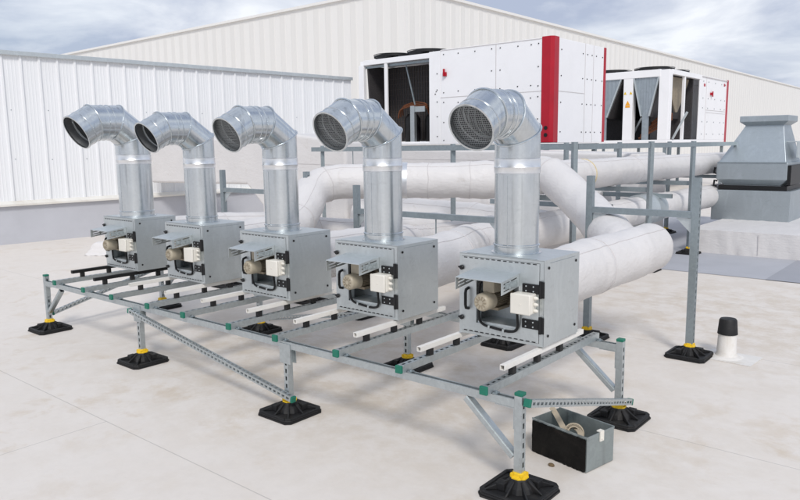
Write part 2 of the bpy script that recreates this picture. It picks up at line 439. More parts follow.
# ---------------------------------------------------------------- strips the units stand on (loose, lying on the rails)
BX = [.37, 1.385, 2.44, 3.43, 4.445]; BY = [.418, .44, .425, .459, .472]
ORD = ['farthest', 'second farthest', 'middle', 'second nearest', 'nearest']
def strip(i, name_col, m, y0, y1, label):
    x = .3033 + (i // 2) * 1.0287 + (i % 2) * .5455 + (.012 if i % 2 == 0 else .006)
    t = thing('support_strip', label, 'strip', (x, y0, .5245), 0, 'strips lying on the platform rails')
    b = MB(); L = y1 - y0
    if m is M['black']:
        b.box(-.017, .017, 0, L, .042, .071)
    else:                      # hollow square plastic profile, open end
        w, h, q = .0145, .029, .003
        b.box(-w, w, 0, L, .042, .042 + q); b.box(-w, w, 0, L, .042 + h - q, .042 + h)
        b.box(-w, -w + q, 0, L, .042 + q, .042 + h - q); b.box(w - q, w, 0, L, .042 + q, .042 + h - q)
    b.build('strip_profile', m, t, .003)
    for y in (.10, .36, .62, .88):
        if y < L - .04:
            b = MB(); b.box(-.015, .015, y - .018, y + .018, 0, .042); b.build('rubber_block', M['rubber'], t, .003)
for i in range(10):
    side = 'left' if i % 2 == 0 else 'right'
    if i < 2: strip(i, 'black', M['black'], .10 - .06 * (i == 1), .98, f'black strip on rubber blocks under the {side} side of the farthest fan unit')
    else: strip(i, 'white', M['white_strip'], .10, 1.0, f'white plastic strip on black blocks under the {side} side of the {ORD[i // 2]} fan unit')

# ---------------------------------------------------------------- fan unit with its swan-neck duct
def fan_unit(kr=1.0, screen=True):
    W, D, H = .555, .414, .478
    t = thing('fan_unit', 'x', 'fan unit')
    # casing: five panels with a framed opening in front
    b = MB(); q = .003
    b.box(0, q, 0, D, 0, H - q); b.box(W - q, W, 0, D, 0, H - q)
    b.box(0, W, 0, D, H - q, H)
    b.box(q, W - q, D - q, D, q, H - q); b.box(q, W - q, 0, D - q, 0, q)
    b.build('casing', M['sheet'], t)
    b = MB(); b.box(q, W - q, .15, .153, q, H - q); b.build('bulkhead', M['sheet_light'], t)
    # door: front panel with opening
    x0, x1, z0, z1 = .120, .398, .075, .385
    b = MB(); y0, y1 = -.004, 0
    b.box(.022, x0, y0, y1, .018, H - .02); b.box(x1, W - .03, y0, y1, .018, H - .02)
    b.box(x0, x1, y0, y1, .018, z0); b.box(x0, x1, y0, y1, z1, H - .02)
    # returned lips of the opening, back into the casing
    b.box(x0 - .003, x0, 0, .05, z0, z1); b.box(x1, x1 + .003, 0, .05, z0, z1); b.box(x0, x1, 0, .05, z0 - .003, z0); b.box(x0, x1, 0, .05, z1, z1 + .003)
    # frame strips round the door
    d = b.build('door', M['sheet'], t)
    b = MB(); b.box(.004, W - .004, -.0015, -.0005, .003, .016); b.box(.004, W - .004, -.0015, -.0005, H - .018, H - .004)
    b.box(.004, .020, -.0015, -.0005, .016, H - .018); b.box(W - .028, W - .004, -.0015, -.0005, .016, H - .018); b.build('door_frame', M['sheet'], t)
    for z in (H - .027, .019):       # slits of the gasket along the door's top and bottom
        b = MB()
        for k in range(13):
            x = .035 + k * .0375; b.box(x, x + .022, -.0062, -.0042, z, z + .0045)
        b.build('gasket', M['black'], d)
    # recess: inside tray
    b = MB(); b.box(x0 + .006, x1 - .006, .003, .148, z0 + .0, z0 + .012); b.build('tray', M['sheet_light'], t)
    # canopy over the motor: sloping top with two slotted cheeks
    ya = -.190; za, zk = .372, .395; cx0, cx1 = .104, .402
    b = MB()
    b.prism([(-.004, zk), (ya, za), (ya, za - .004), (-.004, zk - .004)], (cx0, 0, 0), (0, 1, 0), (0, 0, 1), (cx1 - cx0, 0, 0))
    for x in (cx0, cx1 - .003):   # cheeks made of bars so that the slots are open
        for a, c in ((.004, .014), (.022, .034), (.042, .054), (.060, .072)):
            b.prism([(-.006, zk - a), (ya, za - a), (ya, za - c), (-.006, zk - c)], (x, 0, 0), (0, 1, 0), (0, 0, 1), (.003, 0, 0))
        for f0, f1 in ((0, .12), (.46, .54), (.88, 1)):
            yy0 = -.006 + (ya + .006) * f0; yy1 = -.006 + (ya + .006) * f1; zz0 = zk + (za - zk) * f0; zz1 = zk + (za - zk) * f1
            for a, c in ((.014, .022), (.034, .042), (.054, .060)):
                b.prism([(yy0, zz0 - a), (yy1, zz1 - a), (yy1, zz1 - c), (yy0, zz0 - c)], (x + .0002, 0, 0), (0, 1, 0), (0, 0, 1), (.0026, 0, 0))
    c = b.build('canopy', M['sheet_light'], t)
    # motor, axis along the depth
    mx, mz = .228, .228
    b = MB(); b.lathe([(.038, -.03), (.040, -.02), (.040, .13), (.034, .14), (.018, .1445), (.018, .1495)], (mx, 0, mz), (0, 1, 0), 28)
    for k in range(26):
        a = 2 * math.pi * k / 26; d2 = V((math.cos(a), 0, math.sin(a)))
        b.bar(V((mx, -.02, mz)) + d2 * .042, V((mx, .12, mz)) + d2 * .042, .003, .012, up=d2)
    b.lathe([(.064, .12), (.064, .135), (.045, .145)], (mx, 0, mz), (0, 1, 0), 28)
    b.box(mx - .04, mx + .04, -.005, .12, mz - .062, mz - .046)
    mo = b.build('motor', M['motor_dark'], t)
    b = MB(); b.lathe([(.040, -.125), (.047, -.119), (.051, -.110), (.051, -.03), (.046, -.028)], (mx, 0, mz), (0, 1, 0), 32)
    b.build('fan_cover', M['motor'], mo)
    b = MB()
    for k in range(10):       # slots of the fan cover's grille
        a = 2 * math.pi * k / 10; d2 = V((math.cos(a), 0, math.sin(a)))
        b.bar(V((mx, -.1262, mz)) + d2 * .015, V((mx, -.1262, mz)) + d2 * .036, .006, .003, up=(0, 1, 0))
    b.build('fan_grille', M['motor_dark'], mo)
    b = MB(); b.box(mx - .03, mx + .045, -.06, .05, mz + .046, mz + .140); b.build('terminal_box', M['motor'], mo, .008)
    # junction box with lid
    b = MB(); b.box(.392, .512, -.068, -.004, .186, .296); j = b.build('junction_box', M['cream'], t, .008)
    b = MB(); b.box(.3905, .5135, -.084, -.0685, .1845, .2975); b.lathe([(.006, 0), (.006, .002)], (.452, -.084, .241), (0, -1, 0), 10); b.build('lid', M['cream'], j, .006)
    b = MB()
    for z in (.205, .24, .275): b.lathe([(.010, 0), (.010, .014), (.006, .022)], (.5135, -.035, z), (1, 0, 0), 10)
    b.build('cable_gland', M['cream'], j)
    # hinges
    for z in (.318, .120):
        b = MB(); b.box(.425, .528, -.0125, -.0045, z - .026, z + .026); b.lathe([(.009, -.047), (.009, .047)], (.536, -.010, z), (0, 0, 1), 12)
        b.box(.540, .5595, -.0125, -.0045, z - .045, z + .045)
        h = b.build('hinge', M['black'], t, .002)
        b = MB()
        screws(h, [(x, -.0126, z + dz) for x in (.45, .495) for dz in (-.013, .013)], (0, -1, 0), M['sheet_light'], .0045, .004)
    # handle, latches
    b = MB(); b.tube([(.066, -.004, .275), (.066, -.030, .268), (.066, -.036, .25), (.066, -.036, .18), (.066, -.030, .160), (.066, -.004, .153)], .009, 8); b.build('handle', M['black'], t)
    for z in (.392, .095):
        b = MB(); b.lathe([(.014, 0), (.014, .010), (.010, .014)], (.022, -.005, z), (0, -1, 0), 14); b.bar((.026, -.013, z), (.002, -.013, z + .003), .011, .009); b.build('latch', M['black'], t)
    # looped cable from motor to junction box
    b = MB(); pts = [(.245, -.03, .362), (.19, -.018, .352), (.150, -.012, .320), (.142, -.012, .25), (.142, -.012, .13), (.150, -.012, .088), (.18, -.012, .070), (.27, -.012, .060), (.345, -.012, .056), (.385, -.012, .066), (.402, -.014, .095), (.405, -.03, .186)]
    b.tube(fillet_path([V(p) for p in pts], .03, 4), .0075, 8); b.build('cable', M['black'], t)
    b = MB()
    for x, z in ((.215, .066), (.31, .058)): b.bar((x - .006, -.012, z), (x + .006, -.012, z - .001), .019, .019)
    b.build('cable_clip', M['sheet_light'], t)
    for x, dd in ((W, 1), (0, -1)):      # corner screws of the plain sides
        screws(t, [(x, y, z) for y in (.045, D - .045) for z in (.055, H - .045)], (dd, 0, 0), M['black'], .008, .006)
    b = MB(); b.box(W - .0005, W + .0012, .06, D - .055, H - .0205, H - .0185); b.box(.05, W - .05, .004, .006, H + .0002, H + .002); b.build('panel_seam', M['strut_dark'], t)
    # name plate on canopy cheek
    b = MB(); b.box(cx1 + .0005, cx1 + .0025, -.155, -.03, .328, .362); b.build('rating_plate', M['plate_print'], c)
    # straight duct
    ax, ay, r = W / 2 - .014, D / 2 - .01, .128 * kr
    zT = 1.628 - .605 + .03 * (kr > 1)         # top of straight piece, local
    b = MB(); b.lathe([(r + .001, H), (r + .018, H), (r + .018, H + .004), (r + .002, H + .006), (r + .002, H + .040), (r + .007, H + .044), (r + .007, H + .05), (r, H + .054), (r, zT)], (ax, ay, 0), (0, 0, 1), 56, cap0=False, cap1=False)
    b.box(ax - .014, ax + .014, ay - r - .0022, ay - r + .004, H + .055, zT - .10)     # lengthwise seam
    du = b.build('duct', M['duct'], t)
    b = MB(); z_ = zT - .09; b.lathe([(r, z_), (r + .0035, z_ + .002), (r + .0028, z_ + .03), (r + .006, z_ + .036), (r + .003, z_ + .042), (r + .0035, z_ + .083), (r, z_ + .086)], (ax, ay, 0), (0, 0, 1), 56, cap0=False, cap1=False); b.build('foil_tape', M['tape'], du)
    # elbow: vertical, 45 degrees, level, 30 degrees down
    P = [V((ax, ay, zT)), V((ax, ay, zT + .132)), V((ax, ay - .150, zT + .237)), V((ax, ay - .335, zT + .234)), V((ax, ay - .470, zT + .162))]
    P = [V((ax, ay + (p.y - ay) * (1 + (kr - 1) * .55), zT + (p.z - zT) * kr)) for p in P]
    rr = r + .001; n = 56
    def ring(p, d, nn, rad):   # circle of the cylinder along d, cut by the plane with normal nn
        u = V((1, 0, 0)); w = d.cross(u).normalized(); out = []
        for k in range(n):
            a = 2 * math.pi * k / n; q = u * math.cos(a) * rad + w * math.sin(a) * rad
            out.append(p + q - d * (q.dot(nn) / d.dot(nn)))
        return out
    ds = [(P[i + 1] - P[i]).normalized() for i in range(4)]
    cuts = [ds[0]] + [(ds[i] + ds[i + 1]).normalized() for i in range(3)] + [ds[3]]
    b = MB(); bi = MB(); bead = MB()
    for i in range(4):
        b.rings([ring(P[i], ds[i], cuts[i], rr), ring(P[i + 1], ds[i], cuts[i + 1], rr)], False, False)
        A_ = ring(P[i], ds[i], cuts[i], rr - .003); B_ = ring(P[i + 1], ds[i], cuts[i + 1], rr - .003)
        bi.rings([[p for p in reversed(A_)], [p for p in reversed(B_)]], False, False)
    for i in (1, 2, 3):
        bead.tube(ring(P[i], ds[i], cuts[i], rr + .003), .0052, 8, closed=True)
    for f in (.34, .58):      # pressed beads of the level piece
        p = P[2].lerp(P[3], f); bead.tube(ring(p, ds[2], ds[2], rr), .0048, 8, closed=True)
    for f in (.55,):
        p = P[3].lerp(P[4], f); bead.tube(ring(p, ds[3], ds[3], rr), .0035, 8, closed=True)
    bead.rings([ring(P[4] - ds[3] * .012, ds[3], ds[3], rr), ring(P[4] - ds[3] * .011, ds[3], ds[3], rr + .006), ring(P[4] + ds[3] * .004, ds[3], ds[3], rr + .006), ring(P[4] + ds[3] * .004, ds[3], ds[3], rr - .004), ring(P[4] - ds[3] * .01, ds[3], ds[3], rr - .004)], False, False)
    e = b.build('elbow', M['duct'], t)
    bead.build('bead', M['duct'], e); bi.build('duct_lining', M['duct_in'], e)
    b = MB()
    for f in (.25, .62): b.tube(ring(P[4].lerp(P[3], f + .25), ds[3], ds[3], rr - .006), .004, 6, closed=True)
    for f in (.1, .45, .8): b.tube(ring(P[3].lerp(P[2], f), ds[2], ds[2], rr - .006), .004, 6, closed=True)
    b.build('inner_bead', M['sheet_light'], e)
    # wire screen
    if not screen: return t
    b = MB(); d = ds[3]; u = V((1, 0, 0)); w = d.cross(u).normalized(); o = P[4] - d * .028; rad = rr - .004
    k = 10
    for i in range(-k, k + 1):
        s = i / (k + .6) * rad; hl = math.sqrt(rad * rad - s * s)
        b.bar(o + w * s - u * hl, o + w * s + u * hl, .0022, .0022, up=d)
        b.bar(o + u * s - w * hl + d * .0022, o + u * s + w * hl + d * .0022, .0018, .0022, up=d)
    b.build('wire_screen', M['mesh'], e)
    return t

def fillet_path(pts, rad, n=8):
    out = [pts[0]]
    for i in range(1, len(pts) - 1):
        p = pts[i]; a = pts[i - 1] - p; c = pts[i + 1] - p
        r = min(rad, a.length * .48, c.length * .48)
        p0 = p + a.normalized() * r; p1 = p + c.normalized() * r
        for k in range(n + 1):
            f = k / n; out.append(p0 * (1 - f) ** 2 + p * 2 * f * (1 - f) + p1 * f * f)
    out.append(pts[-1]); return out

proto = fan_unit(1.2, False); plain = fan_unit(1.0, False); screened = fan_unit()
FL = ['farthest grey fan unit with the widest swan-neck duct, standing on black strips',
      'second farthest grey fan unit with an open swan-neck duct, standing on white strips',
      'middle one of the five grey fan units with swan-neck ducts',
      'grey fan unit with swan-neck duct between the middle and the nearest unit',
      'nearest grey fan unit with swan-neck duct, at the right end of the platform']
for i in range(5):
    o = (proto, plain, screened)[i] if i < 3 else copy_tree(screened)
    o.location = (BX[i], BY[i], .605); o['label'] = FL[i]; o['group'] = 'fan units in a row on the platform'
    o.rotation_euler = (0, 0, R((.6, -.3, .2, -.4, .3)[i]))

# ---------------------------------------------------------------- wrapped round ducts
def wrapped(label, pts, r, fil=.35, seams=(), seed=0, bulges=(), loc=None, end=.06, group='white wrapped ducts behind the fan units'):
    pts = [V(p) for p in pts]; o0 = V((pts[0].x, pts[0].y, 0)) if loc is None else V(loc)
    t = thing('wrapped_duct', label, 'duct', o0, 0, group)
    path = fillet_path([p - o0 for p in pts], fil, 10)
    # resample
    dense = [path[0]]; step = .03
    for a, b_ in zip(path, path[1:]):
        k = max(1, int((b_ - a).length / step))
        for q in range(1, k + 1): dense.append(a.lerp(b_, q / k))
    cum = [0]
    for a, b_ in zip(dense, dense[1:]): cum.append(cum[-1] + (b_ - a).length)
    T = cum[-1]; sv = V((seed * 3.7, seed * 1.3, seed * 2.1))
    def rf(p, d, rr, i):
        q = p + d * .2
        f = noise.noise(q * 3.1 + sv) * .011 + noise.noise(V((q.x * 9, q.y * 9, q.z * 9)) + sv) * .0035
        f += abs(noise.noise(q * 6.3 - sv)) * -.008
        s = cum[i]
        for c, amp, wd in bulges: f += amp * math.exp(-((s - c) / wd) ** 2)
        for c in seams: f += (.006 if c - .11 < s < c else 0)
        e = min(s, T - s)
        q_ = end if T - s < s else .06
        if e < q_: f -= q_ * .95 * (1 - math.sqrt(max(0, 1 - (1 - e / q_) ** 2)))
        return rr + f
    b = MB(); b.tube(dense, r, 44, True, rf); b.build('wrap', M['wrap'], t)
    bs = MB()
    for c in seams:
        i = min(range(len(cum)), key=lambda k: abs(cum[k] - c)); i = max(1, min(i, len(cum) - 2))
        d = (dense[i + 1] - dense[i - 1]).normalized(); u = d.orthogonal().normalized(); w = d.cross(u)
        ring = []
        for k in range(40):
            a = 2 * math.pi * k / 40; q = u * math.cos(a) + w * math.sin(a)
            ring.append(dense[i] + q * (rf(dense[i], q, r, i) + .001) + d * noise.noise(q * 1.7 + sv) * .012)
        bs.tube(ring, .0035, 6, closed=True)
    # lengthwise lap seam
    line = []
    for i in range(2, len(dense) - 2):
        d = (dense[i + 1] - dense[i - 1]).normalized(); side = d.cross(V((0, 0, 1)))
        side = side.normalized() if side.length > .05 else V((1, 0, 0))
        upv = side.cross(d).normalized(); q = (upv * .82 + side * .57 + upv * .12 * noise.noise(dense[i] * .8 + sv)).normalized()
        line.append(dense[i] + q * (rf(dense[i], q, r, i) + .0005))
    bs.tube(line, .003, 5)
    bs.build('seam', M['seam'], t)
    return t
# nearest: from unit 5 back, elbow, then rising diagonally to the upper run
wrapped('white wrapped duct from the nearest fan unit, running back to a blunt rounded end', [(4.722, .89, .855), (4.73, 2.0, .865), (4.74, 2.80, .875)], .192, .3, (.75,), 1, end=.13)
wrapped('white wrapped duct climbing diagonally from the blunt-ended duct up to the rack', [(4.62, 2.50, .84), (3.80, 3.56, 1.06), (3.05, 4.08, 1.42), (2.55, 4.02, 1.345)], .188, .4, (.55, 2.2), 9)
t_up = wrapped('long upper white wrapped duct running right at head height on the tall rack', [(1.66, .86, .86), (1.52, 1.75, .87), (0.97, 2.60, 1.31), (1.70, 3.20, 1.32), (2.72, 3.95, 1.31), (2.74, 4.9, 1.31), (2.74, 13.0, 1.31)], .195, .36, (1.1, 2.0, 3.15, 3.6, 5.6, 7.3), 2, bulges=((3.75, .02, .16), (3.3, .008, .1)))
t_low = wrapped('low white wrapped duct from the second nearest unit, with a bare metal sleeve', [(3.707, .88, .85), (3.60, 1.5, .84), (3.05, 2.6, .76), (2.92, 4.2, .74), (2.92, 13.0, .74)], .20, .5, (.8, 1.7, 3.0, 6.7), 3)
wrapped('white wrapped duct leaving the back of the middle fan unit low down', [(2.717, .845, .84), (2.70, 1.8, .82), (1.9, 3.3, .62), (1.85, 6.0, .60)], .19, .4, (.8, 1.9, 2.6), 4)
wrapped('short white wrapped duct behind the farthest fan unit', [(.647, .84, .86), (.647, 1.9, .84), (.9, 3.4, .62), (1.1, 6.2, .6)], .19, .4, (.7, 1.9), 5)
wrapped('fat white wrapped duct lying low across the roof behind the others', [(-.7, 5.15, .62), (1.0, 5.2, .60), (3.0, 5.25, .5)], .33, .4, (.9, 2.1, 3.3), 6)
wrapped('white wrapped duct lying low at the back below the chiller', [(-4.2, 7.4, .75), (-.5, 7.5, .72), (2.2, 7.55, .7)], .36, .4, (1.2, 2.9, 4.5), 8)
# bare sleeve on the low duct and foil joint + yellow ring on the upper one
def sleeve(parent, name, m, c, d, r, L):
    o0 = parent.location; b = MB(); d = V(d).normalized(); c = V(c) - o0
    b.lathe([(r - .02, 0), (r, .004), (r, L * .45), (r + .006, L * .47), (r + .006, L * .53), (r, L * .55), (r, L - .004), (r - .02, L)], c, d, 44); b.build(name, m, parent)
def hoop(parent, name, m, c, d, r, L, wob=.0):
    o0 = V((parent.location.x, parent.location.y, 0)); d = V(d).normalized(); c = V(c) - o0
    b = MB(); b.lathe([(r - .01, 0), (r, .003), (r, L - .003), (r - .01, L)], c, d, 44, False, False); b.build(name, m, parent)
_d = (V((2.72, 3.95, 1.31)) - V((1.70, 3.20, 1.32))).normalized()
hoop(t_up, 'foil_joint', M['tape'], V((1.70, 3.20, 1.32)) + _d * .02, _d, .203, .075)
hoop(t_up, 'marking_ring', M['ochre'], (2.74, 5.62, 1.31), (0, 1, 0), .2015, .022)
sleeve(t_low, 'metal_sleeve', M['sheet_light'], (2.92, 7.0, .74), (0, 1, 0), .222, .70)

# ---------------------------------------------------------------- rectangular wrapped ducts at the back
def boxduct(label, poly, y0, y1, seed, seams):
    o0 = V((poly[0][0], y0, 0)); t = thing('wrapped_box_duct', label, 'duct', o0)
    b = MB(); b.prism([(x - o0.x, z) for x, z in poly], (0, 0, 0), (1, 0, 0), (0, 0, 1), (0, y1 - y0, 0)); b.build('wrap', M['wrap'], t, .05, 4)
    b = MB()
    for p, q in seams: b.bar(V((p[0] - o0.x, -.002, p[1])), V((q[0] - o0.x, -.002, q[1])), .006, .006)
    b.build('seam', M['seam'], t)
boxduct('tall white wrapped box duct dropping down in front of the parapet wall', [(-6.5, 1.02), (-3.36, 1.06), (-2.95, .70), (-2.95, .05), (-.9, .05), (-.9, 1.79), (-2.2, 1.93), (-6.5, 1.85)], 5.0, 5.7, 1, [((-4.7, 1.05), (-4.7, 1.9)), ((-2.4, .3), (-2.4, 1.9)), ((-2.9, 1.45), (-.9, 1.42))])
boxduct('long white wrapped box duct running below the red-cornered chiller', [(-6.2, .1), (2.2, .1), (2.2, 1.52), (-1.0, 1.6), (-6.2, 1.72)], 8.9, 10.2, 2, [((-6.2, 1.45), (2.2, 1.38)), ((-6.2, 1.1), (2.2, 1.05)), ((-2.6, .2), (-2.6, 1.6)), ((.3, .2), (.3, 1.55))])

# ---------------------------------------------------------------- H frames carrying the ducts
def hframe(label, xa, xb, y, top, zc, group='H-shaped strut frames holding up the wrapped ducts', right_pole=True):
    t = thing('duct_support_frame', label, 'support frame', ((xa + xb) / 2, y, 0), 0, group)
    h = (xb - xa) / 2
    for s in (-1, 1):
        b = MB(); b.strut((s * h, 0, .088), (s * h, 0, top), w=.056, h=.050, up=(0, -1, 0), slots='ew' if s > 0 else 'w', sw=.014); b.build('pole', M['strut_dark'], t)
        foot(t, s * h, 0)
        b = MB(); b.prism([(s * (h - .03), zc - .03), (s * (h - .15), zc - .03), (s * (h - .03), zc - .15)], (0, -.004, 0), (1, 0, 0), (0, 0, 1), (0, .008, 0))
        b.build('gusset', M['sheet_light'], t)
    b = MB(); b.strut((-h + .029, 0, zc), (h - .029, 0, zc), w=.050, h=.050, slots='s'); b.build('crossbar', M['strut_dark'], t)
    b = MB(); b.tube([(h * .15, 0, zc - .025), (h * .15, 0, zc - .16)], .006, 8); b.build('hanger_rod', M['strut_dark'], t)
hframe('slim H-shaped strut frame standing around the elbow of the nearest wrapped duct', 4.165, 5.045, 2.81, 1.43, 1.14)
hframe('H-shaped strut frame behind the second nearest fan unit, its crossbar over a low duct', 1.985, 3.69, 2.2, 1.325, 1.068)
hframe('H-shaped strut frame farthest to the left, behind the second fan unit', -.40, 1.10, 2.35, 1.44, 1.20)

# ---------------------------------------------------------------- tall rack
def rack():
    t = thing('pipe_rack', 'head-high strut rack with long top rail carrying the upper wrapped ducts', 'support frame', (3.3, 4.25, 0))
    o = V((3.3, 4.25, 0)); zt = 1.70
    def pole(x, y):
        b = MB(); b.strut((x - o.x, y - o.y, .088), (x - o.x, y - o.y, zt + .02), w=.062, h=.05, up=(-.6, -.8, 0), slots='', sw=.014); b.build('pole', M['strut_dark'], t); foot(t, x - o.x, y - o.y)
    for x, y in ((3.3, 4.25), (3.32, 6.43), (3.29, 8.22), (1.54, 4.45), (-.83, 4.45), (2.1, 6.43), (2.1, 8.3), (2.1, 10.6), (3.3, 10.8)): pole(x, y)
    def barr(p, q, nm='rail', w=.05, h=.062, sl=''):
        b = MB(); b.strut(V(p) - o, V(q) - o, w=w, h=h, slots=sl); b.build(nm, M['strut_dark'], t)
    z = 1.668
    barr((3.30, 4.29, z), (3.30, 11.4, z)); barr((-1.0, 4.41, z), (3.27, 4.41, z), sl='n'); barr((2.1, 6.4, z - .02), (2.1, 11.4, z - .02))
    for y in (4.55, 6.50, 8.30, 10.7): barr((1.2 if y > 5 else 1.58, y, 1.08), (3.27, y, 1.08), 'crossbar', sl='s')
    barr((-.8, 4.50, 1.08), (1.5, 4.50, 1.08), 'crossbar', sl='s')
    for y in (5.4, 7.5): barr((1.5, y, .93), (3.25, y, .93), 'crossbar')
    for x, y in ((.6, 4.44), (2.3, 4.44), (-.2, 4.44)):
        b = MB(); b.tube([V((x, y, 1.64)) - o, V((x, y, 1.10)) - o], .006, 8); b.build('hanger_rod', M['strut_dark'], t)
rack()

# ---------------------------------------------------------------- chillers

def fan_guard(parent, x, y, z, r=.52):
    b = MB()
    b.lathe([(r, .02), (r, .065), (r - .03, .065), (r - .03, .02)], (x, y, z), (0, 0, 1), 36, False, False)
    f = b.build('fan', M['black'], parent)
    b = MB()
    for q in (.18, .30, .42, .52): b.torus((x, y, z + .085), (1, 0, 0), (0, 1, 0), r * q / .52, .009, 36, 6)
    for k in range(8):
        a = R(45 * k); b.bar((x + .06 * math.cos(a), y + .06 * math.sin(a), z + .105), (x + r * math.cos(a), y + r * math.sin(a), z + .06), .018, .014)
    b.lathe([(.13, .0), (.13, .10), (.09, .12)], (x, y, z), (0, 0, 1), 16)
    b.build('fan_guard', M['black'], f)
    b = MB()
    for k in range(5):
        a = R(72 * k); d = V((math.cos(a), math.sin(a), 0)); s = V((-math.sin(a), math.cos(a), 0))
        b.frame_box(V((x, y, z + .05)) + d * .3, d * .18, (s * .09 + V((0, 0, .03))), V((0, 0, .006)))
    b.build('fan_blade', M['black'], f)

def legs(label, x0, x1, y0, y1, z, xs):
    t = thing('chiller_stand', label, 'support frame', (x0, y0, 0))
    b = MB()
    for y in (y0 + .1, y1 - .1): b.box(0, x1 - x0, y - y0 - .06, y - y0 + .06, z - .16, z - .02)
    for x in xs: b.box(x - .06, x + .06, .161, y1 - y0 - .161, z - .159, z - .021)
    b.build('beam', M['strut_dark'], t)
    for x in xs:
        for y in (.1, y1 - y0 - .1):
            b = MB(); b.box(x - .05, x + .05, y - .05, y + .05, .02, z - .16); b.box(x - .15, x + .15, y - .15, y + .15, .002, .02); b.build('leg', M['strut_dark'], t)

def chiller_a():
    X1, Y0, z0, z1 = -.98, 11.83, 1.73, 4.08
    Lx, Dy = 5.98, 2.74
    t = thing('chiller', 'large white chiller with red corner post, open left bay and small red switch', 'chiller', (X1 - Lx, Y0, 0), R(-.5))
    X = lambda w: w - (X1 - Lx)
    b = MB()            # casing panels
    xp = X(-4.13)
    H = z1
    b.box(xp, Lx - .27, 0, .04, z0, H); b.box(Lx - .04, Lx, .27, Dy - .10, z0, H)
    b.box(0, Lx - .02, Dy - .04, Dy, z0, H - .03); b.box(xp, Lx - .04, .04, Dy - .04, H - .06, H - .02)
    b.box(.0, Lx - .04, .04, Dy - .04, z0, z0 + .08)
    b.box(xp - .04, xp, .05, Dy - .04, z0 + .08, H - .06)
    cs = b.build('casing', M['chassis'], t, .008)
    b = MB()            # posts and header of the open bay
    b.box(xp - .36, xp - .004, -.01, .05, z0, H - .02); b.box(-.02, .17, -.01, .10, z0, H - .17)
    b.box(.17, xp - .36, -.01, .06, H - .17, H - .04); b.box(.92, 1.02, .0, .06, z0 + .08, H - .17); b.box(.17, xp - .36, -.01, .06, z0, z0 + .05)
    b.box(-.02, xp - .04, .06, Dy - .04, H - .16, H - .05)
    b.build('bay_frame', M['chassis'], t, .008)
    b = MB()            # red corner post, chamfered
    b.prism([(Lx - .27, -.015), (Lx - .05, -.015), (Lx + .015, .05), (Lx + .015, .27), (Lx - .27, .27)], (0, 0, z0 + .01), (1, 0, 0), (0, 1, 0), (0, 0, H - z0 + .01))
    rp = b.build('corner_post', M['red'], t, .006)
    for z in (z0 + .18, z0 + .34):
        b = MB(); b.lathe([(.045, 0), (.045, .01)], (Lx - .14, -.016, z), (0, -1, 0), 16); b.build('plug', M['black'], rp)
    b = MB(); b.box(Lx - .04, Lx + .015, Dy - .10, Dy + .01, z0 + .01, H); tag(b.build('corner_post', M['red'], t, .004))
    # panel joints (shadow gaps drawn as thin grey strips proud of the sheet)
    b = MB()
    xm = X(-2.48); zm = 2.90
    b.box(xp, Lx - .27, -.004, -.001, zm - .008, zm + .008); b.box(xm - .007, xm + .007, -.0045, -.001, zm, H - .02); b.box(xm - .55, xm - .537, -.0045, -.001, z0, zm)
    b.box(Lx + .001, Lx + .004, .28, 1.62, zm - .008, zm + .008); b.box(Lx + .001, Lx + .0045, 1.60, 1.614, z0, H); b.box(Lx + .001, Lx + .0045, 2.05, 2.062, z0, H)
    b.box(xp - .01, Lx - .27, -.006, -.001, H - .03, H - .01)
    b.build('panel_joint', M['seam'], cs)
    b = MB()
    P = []
    for x in (xp + .10, xm - .12, xm + .12, Lx - .36):
        for z in (z0 + .1, z0 + .55, zm - .12, zm + .12, zm + .55, H - .12): P.append((x, -.001, z))
    for x in (xp + .55, xp + 1.05, xm + .6, xm + .95):
        for z in (zm - .14, zm + .14, H - .13): P.append((x, -.001, z))
    for z in (z0 + .2, z0 + .7, 2.8, 3.1, 3.5): P.append((xp - .10, -.011, z))
    P += [(xp - .16, -.011, 3.0), (xp - .13, -.011, 3.06)]
    screws(cs, P, (0, -1, 0), M['black'])
    P = []
    for y in (.40, 1.48, 1.72, 1.96, 2.2, 2.55):
        for z in (z0 + .25, zm - .25, zm + .35, H - .25): P.append((Lx + .001, y, z))
    screws(cs, P, (1, 0, 0), M['black'])
    b = MB()
    sx = X(-3.98); b.box(sx - .05, sx + .05, -.05, -.001, 3.42, 3.52); b.bar((sx, -.06, 3.42), (sx, -.06, 3.60), .04, .05, (0, 1, 0)); b.build('switch', M['red'], t, .006)
    # inside the bay: slanted coil, compressor, copper pipes
    b = MB(); b.prism([(.30, z0 + .1), (.36, z0 + .1), (.24, H - .18), (.18, H - .18)], (0, .12, 0), (1, 0, 0), (0, 0, 1), (0, 1.1, 0))
    b.box(.2, xp - .1, .95, 1.03, z0 + .1, H - .18)
    b.box(xp - .12, xp - .05, .1, .95, z0 + .1, H - .18)
    co = b.build('coil', M['coil'], t)
    b = MB()
    for k in range(22): b.box(.25 + k * .094, .262 + k * .094, .935, .95, z0 + .1, H - .2)
    for k in range(14): b.box(.25, xp - .12, 0.928, .934, z0 + .2 + k * .15, z0 + .205 + k * .15)
    b.build('coil_fin', M['fin'], co)
    b = MB(); b.box(.17, xp - .36, .08, .13, H - .25, H - .19); b.bar((1.45, .30, H - .25), (1.75, .30, z0 + 1.05), .032, .032); b.build('brace', M['strut_dark'], t)
    b = MB(); b.box(1.72, 1.86, .12, .22, z0 + .08, z0 + 1.02); b.box(1.86, 2.2, .14, .17, z0 + .86, z0 + 1.0); b.build('control_post', M['strut'], t)
    b = MB()
    for x, y in ((1.45, .55), (2.0, .75)): b.lathe([(.2, 0), (.22, .05), (.22, .62), (.14, .74), (.05, .78)], (x, y, z0 + .08), (0, 0, 1), 20)
    b.build('compressor', M['black'], t)
    b = MB()
